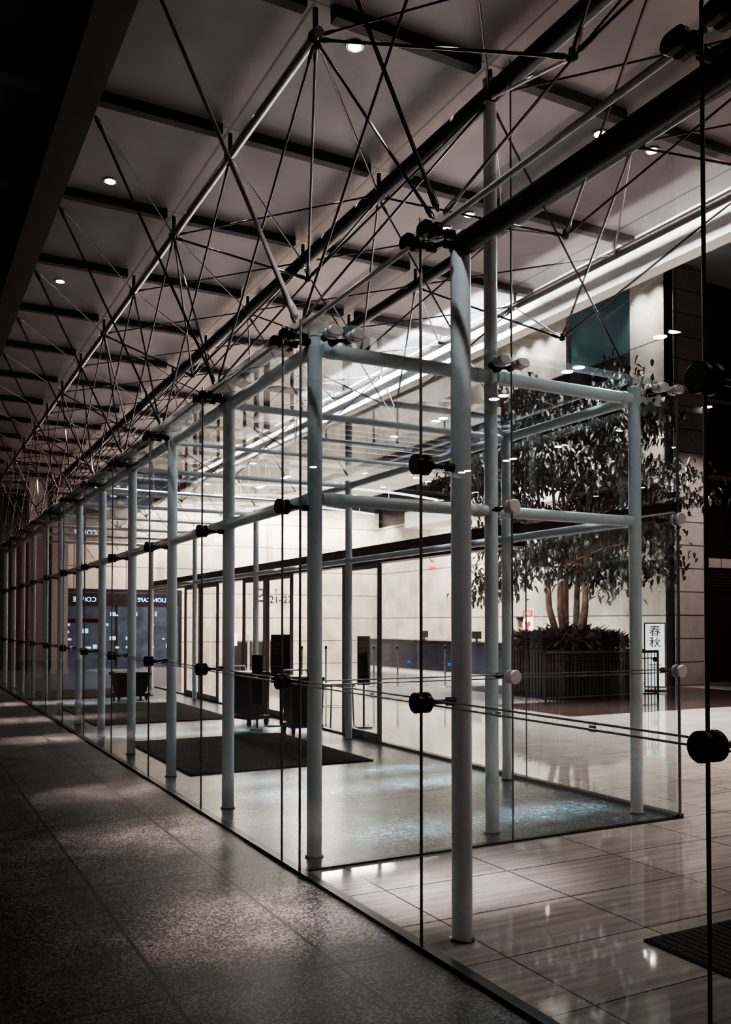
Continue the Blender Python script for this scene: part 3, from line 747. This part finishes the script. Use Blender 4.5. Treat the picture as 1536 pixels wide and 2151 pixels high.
# ------------------------------------------------------------------ lights
def area(loc, size, power, col, rot=(0, 0, 0), sy=None, spread=None):
    l = bpy.data.lights.new("area_lamp", 'AREA'); l.energy = power; l.color = col; l.size = size
    if sy: l.shape = 'RECTANGLE'; l.size_y = sy
    if spread: l.spread = math.radians(spread)
    o = bpy.data.objects.new("area_lamp", l); o.location = loc; o.rotation_euler = rot; COL.objects.link(o); return o
def spot(loc, target, power, col, ang=60, blend=.4, rad=.05):
    l = bpy.data.lights.new("spot_lamp", 'SPOT'); l.energy = power; l.color = col; l.spot_size = math.radians(ang); l.spot_blend = blend; l.shadow_soft_size = rad
    o = bpy.data.objects.new("spot_lamp", l); o.location = loc
    o.rotation_euler = (Vector(target) - Vector(loc)).to_track_quat('-Z', 'Y').to_euler(); COL.objects.link(o); return o
WARM = (1.0, .87, .77); COOL = (.70, .91, 1.0); NEU = (1, .95, .90)
area((11.5, 12, 10.7), 2, 850, NEU, spread=70); area((12.5, 19.5, 10.7), 3, 1400, NEU, spread=90)
area((11, 26, 5.8), 5, 1500, WARM); area((11, 4, 10.7), 2, 500, WARM, spread=70)
for y in (16.8, 17.4, 20.9, 21.7, 22.5, 23.3, 24.1):
    spot((16.95, y, 10.8), (17.5, y, 8), 260, NEU, 85, .9, .08)
area((12.0, 30.9, 5.7), 10, 1000, WARM, (math.radians(35), 0, 0), .3)
area((16.4, 24.5, 4.8), .3, 420, WARM, (0, math.radians(-25), 0), 7)
# canopy drop-beam wash (facing the white beam)
area((6.55, 12.5, 5.80), .10, 480, (.88, .97, 1), (0, math.radians(-85), 0), 6, 100)
area((6.55, 5.0, 5.80), .10, 50, NEU, (0, math.radians(-85), 0), 8, 100)
area((6.55, 20, 5.80), .10, 150, NEU, (0, math.radians(-85), 0), 8, 100)
# added fill light toward the vestibule, put in to brighten the columns
area((7.2, 11, 5.45), .10, 150, (.84, .95, 1), (0, math.radians(58), 0), 10, 110)
# added fill spots without fixtures, raking the pale columns to lift them
spot((1.7, 2.2, 5.6), (2.54, 4.4, 1.9), 170, (.95, .98, 1), 34, .8, .05)
spot((1.7, 3.9, 5.6), (2.60, 6.3, 2.2), 130, (.92, .98, 1), 34, .8, .05)
spot((1.7, 7.2, 5.6), (2.60, 9.6, 2.2), 130, (.92, .98, 1), 34, .8, .05)
spot((4.8, 3.2, 5.6), (4.8, 5.9, 2.2), 130, (.92, .98, 1), 44, .8, .05)
# lamps crossing the vestibule toward the walkway
spot((6.9, 8.2, 5.4), (4.2, 6.6, 0), 240, COOL, 44, .5, .02)
spot((7.0, 13.0, 5.4), (4.4, 12.9, 0), 300, COOL, 36, .5, .02)
spot((6.9, 18.0, 5.4), (4.2, 17, 0), 300, COOL, 60, .5, .02)
spot((5.3, 4.2, 5.85), (2.9, 4.7, 0), 260, WARM, 42, .7, .05)
spot((5.3, 1.5, 5.85), (5.0, 3.2, 0), 120, WARM, 80, .8, .06)
# narrow area lights invented to lay bright bands on walkway and vestibule floor
for y, pw in ((4.55, 11), (6.7, 10), (8.6, 9), (12.9, 17), (15.6, 16), (18.8, 18)):
    area((2.4, y, 5.80), 2.4, pw, (1, .92, .88), (0, 0, 0), .05, 13)
for y, pw in ((6.0, 20), (7.7, 32), (8.5, 20), (12.7, 44), (13.5, 30), (18.3, 34)):
    area((4.1, y, 5.80), 2.6, pw, (.78, .93, 1), (0, 0, 0), .04, 8)
# upward fill above the vestibule roof, added to lighten the canopy ceiling
for y in (6.5, 10, 14, 18.5):
    area((4.6, y, 3.75), .5, 4.5, (1, .88, .91), (math.radians(180), 0, 0), 2.2)
spot((10.5, 10.5, 8.5), (PX, PY, 4.5), 50, NEU, 50, .6, .1)  # extra spot put in to light the foliage
spot((PX - 1.5, PY - 1.9, 1.1), (PX, PY, 2.2), 35, WARM, 50, .6, .05)  # small upward spot added so the trunks show lit
spot((18.3, 11.5, 7.0), (18.1, 16.3, 3.5), 1500, NEU, 50, .6, .1)  # extra light added for the dark stone cladding, no lamp modelled
area((5.0, 1.0, 5.9), .8, 16, (1, .92, .92), (0, math.radians(20), 0))
wd = bpy.data.worlds.new("world"); scene.world = wd; wd.use_nodes = True
wd.node_tree.nodes["Background"].inputs[0].default_value = (.055, .020, .022, 1)
wd.node_tree.nodes["Background"].inputs[1].default_value = .33

# ------------------------------------------------------------------ camera
cam = bpy.data.cameras.new("camera"); co = bpy.data.objects.new("camera", cam); COL.objects.link(co)
cam.sensor_fit = 'VERTICAL'; cam.sensor_height = 36; cam.lens = 1863 / 2151 * 36
cam.shift_y = 191 / 2151; cam.clip_start = .05; cam.clip_end = 200
co.location = (0, 0, 1.6); co.rotation_euler = (math.radians(91.3), 0, math.radians(-27.8))
scene.camera = co
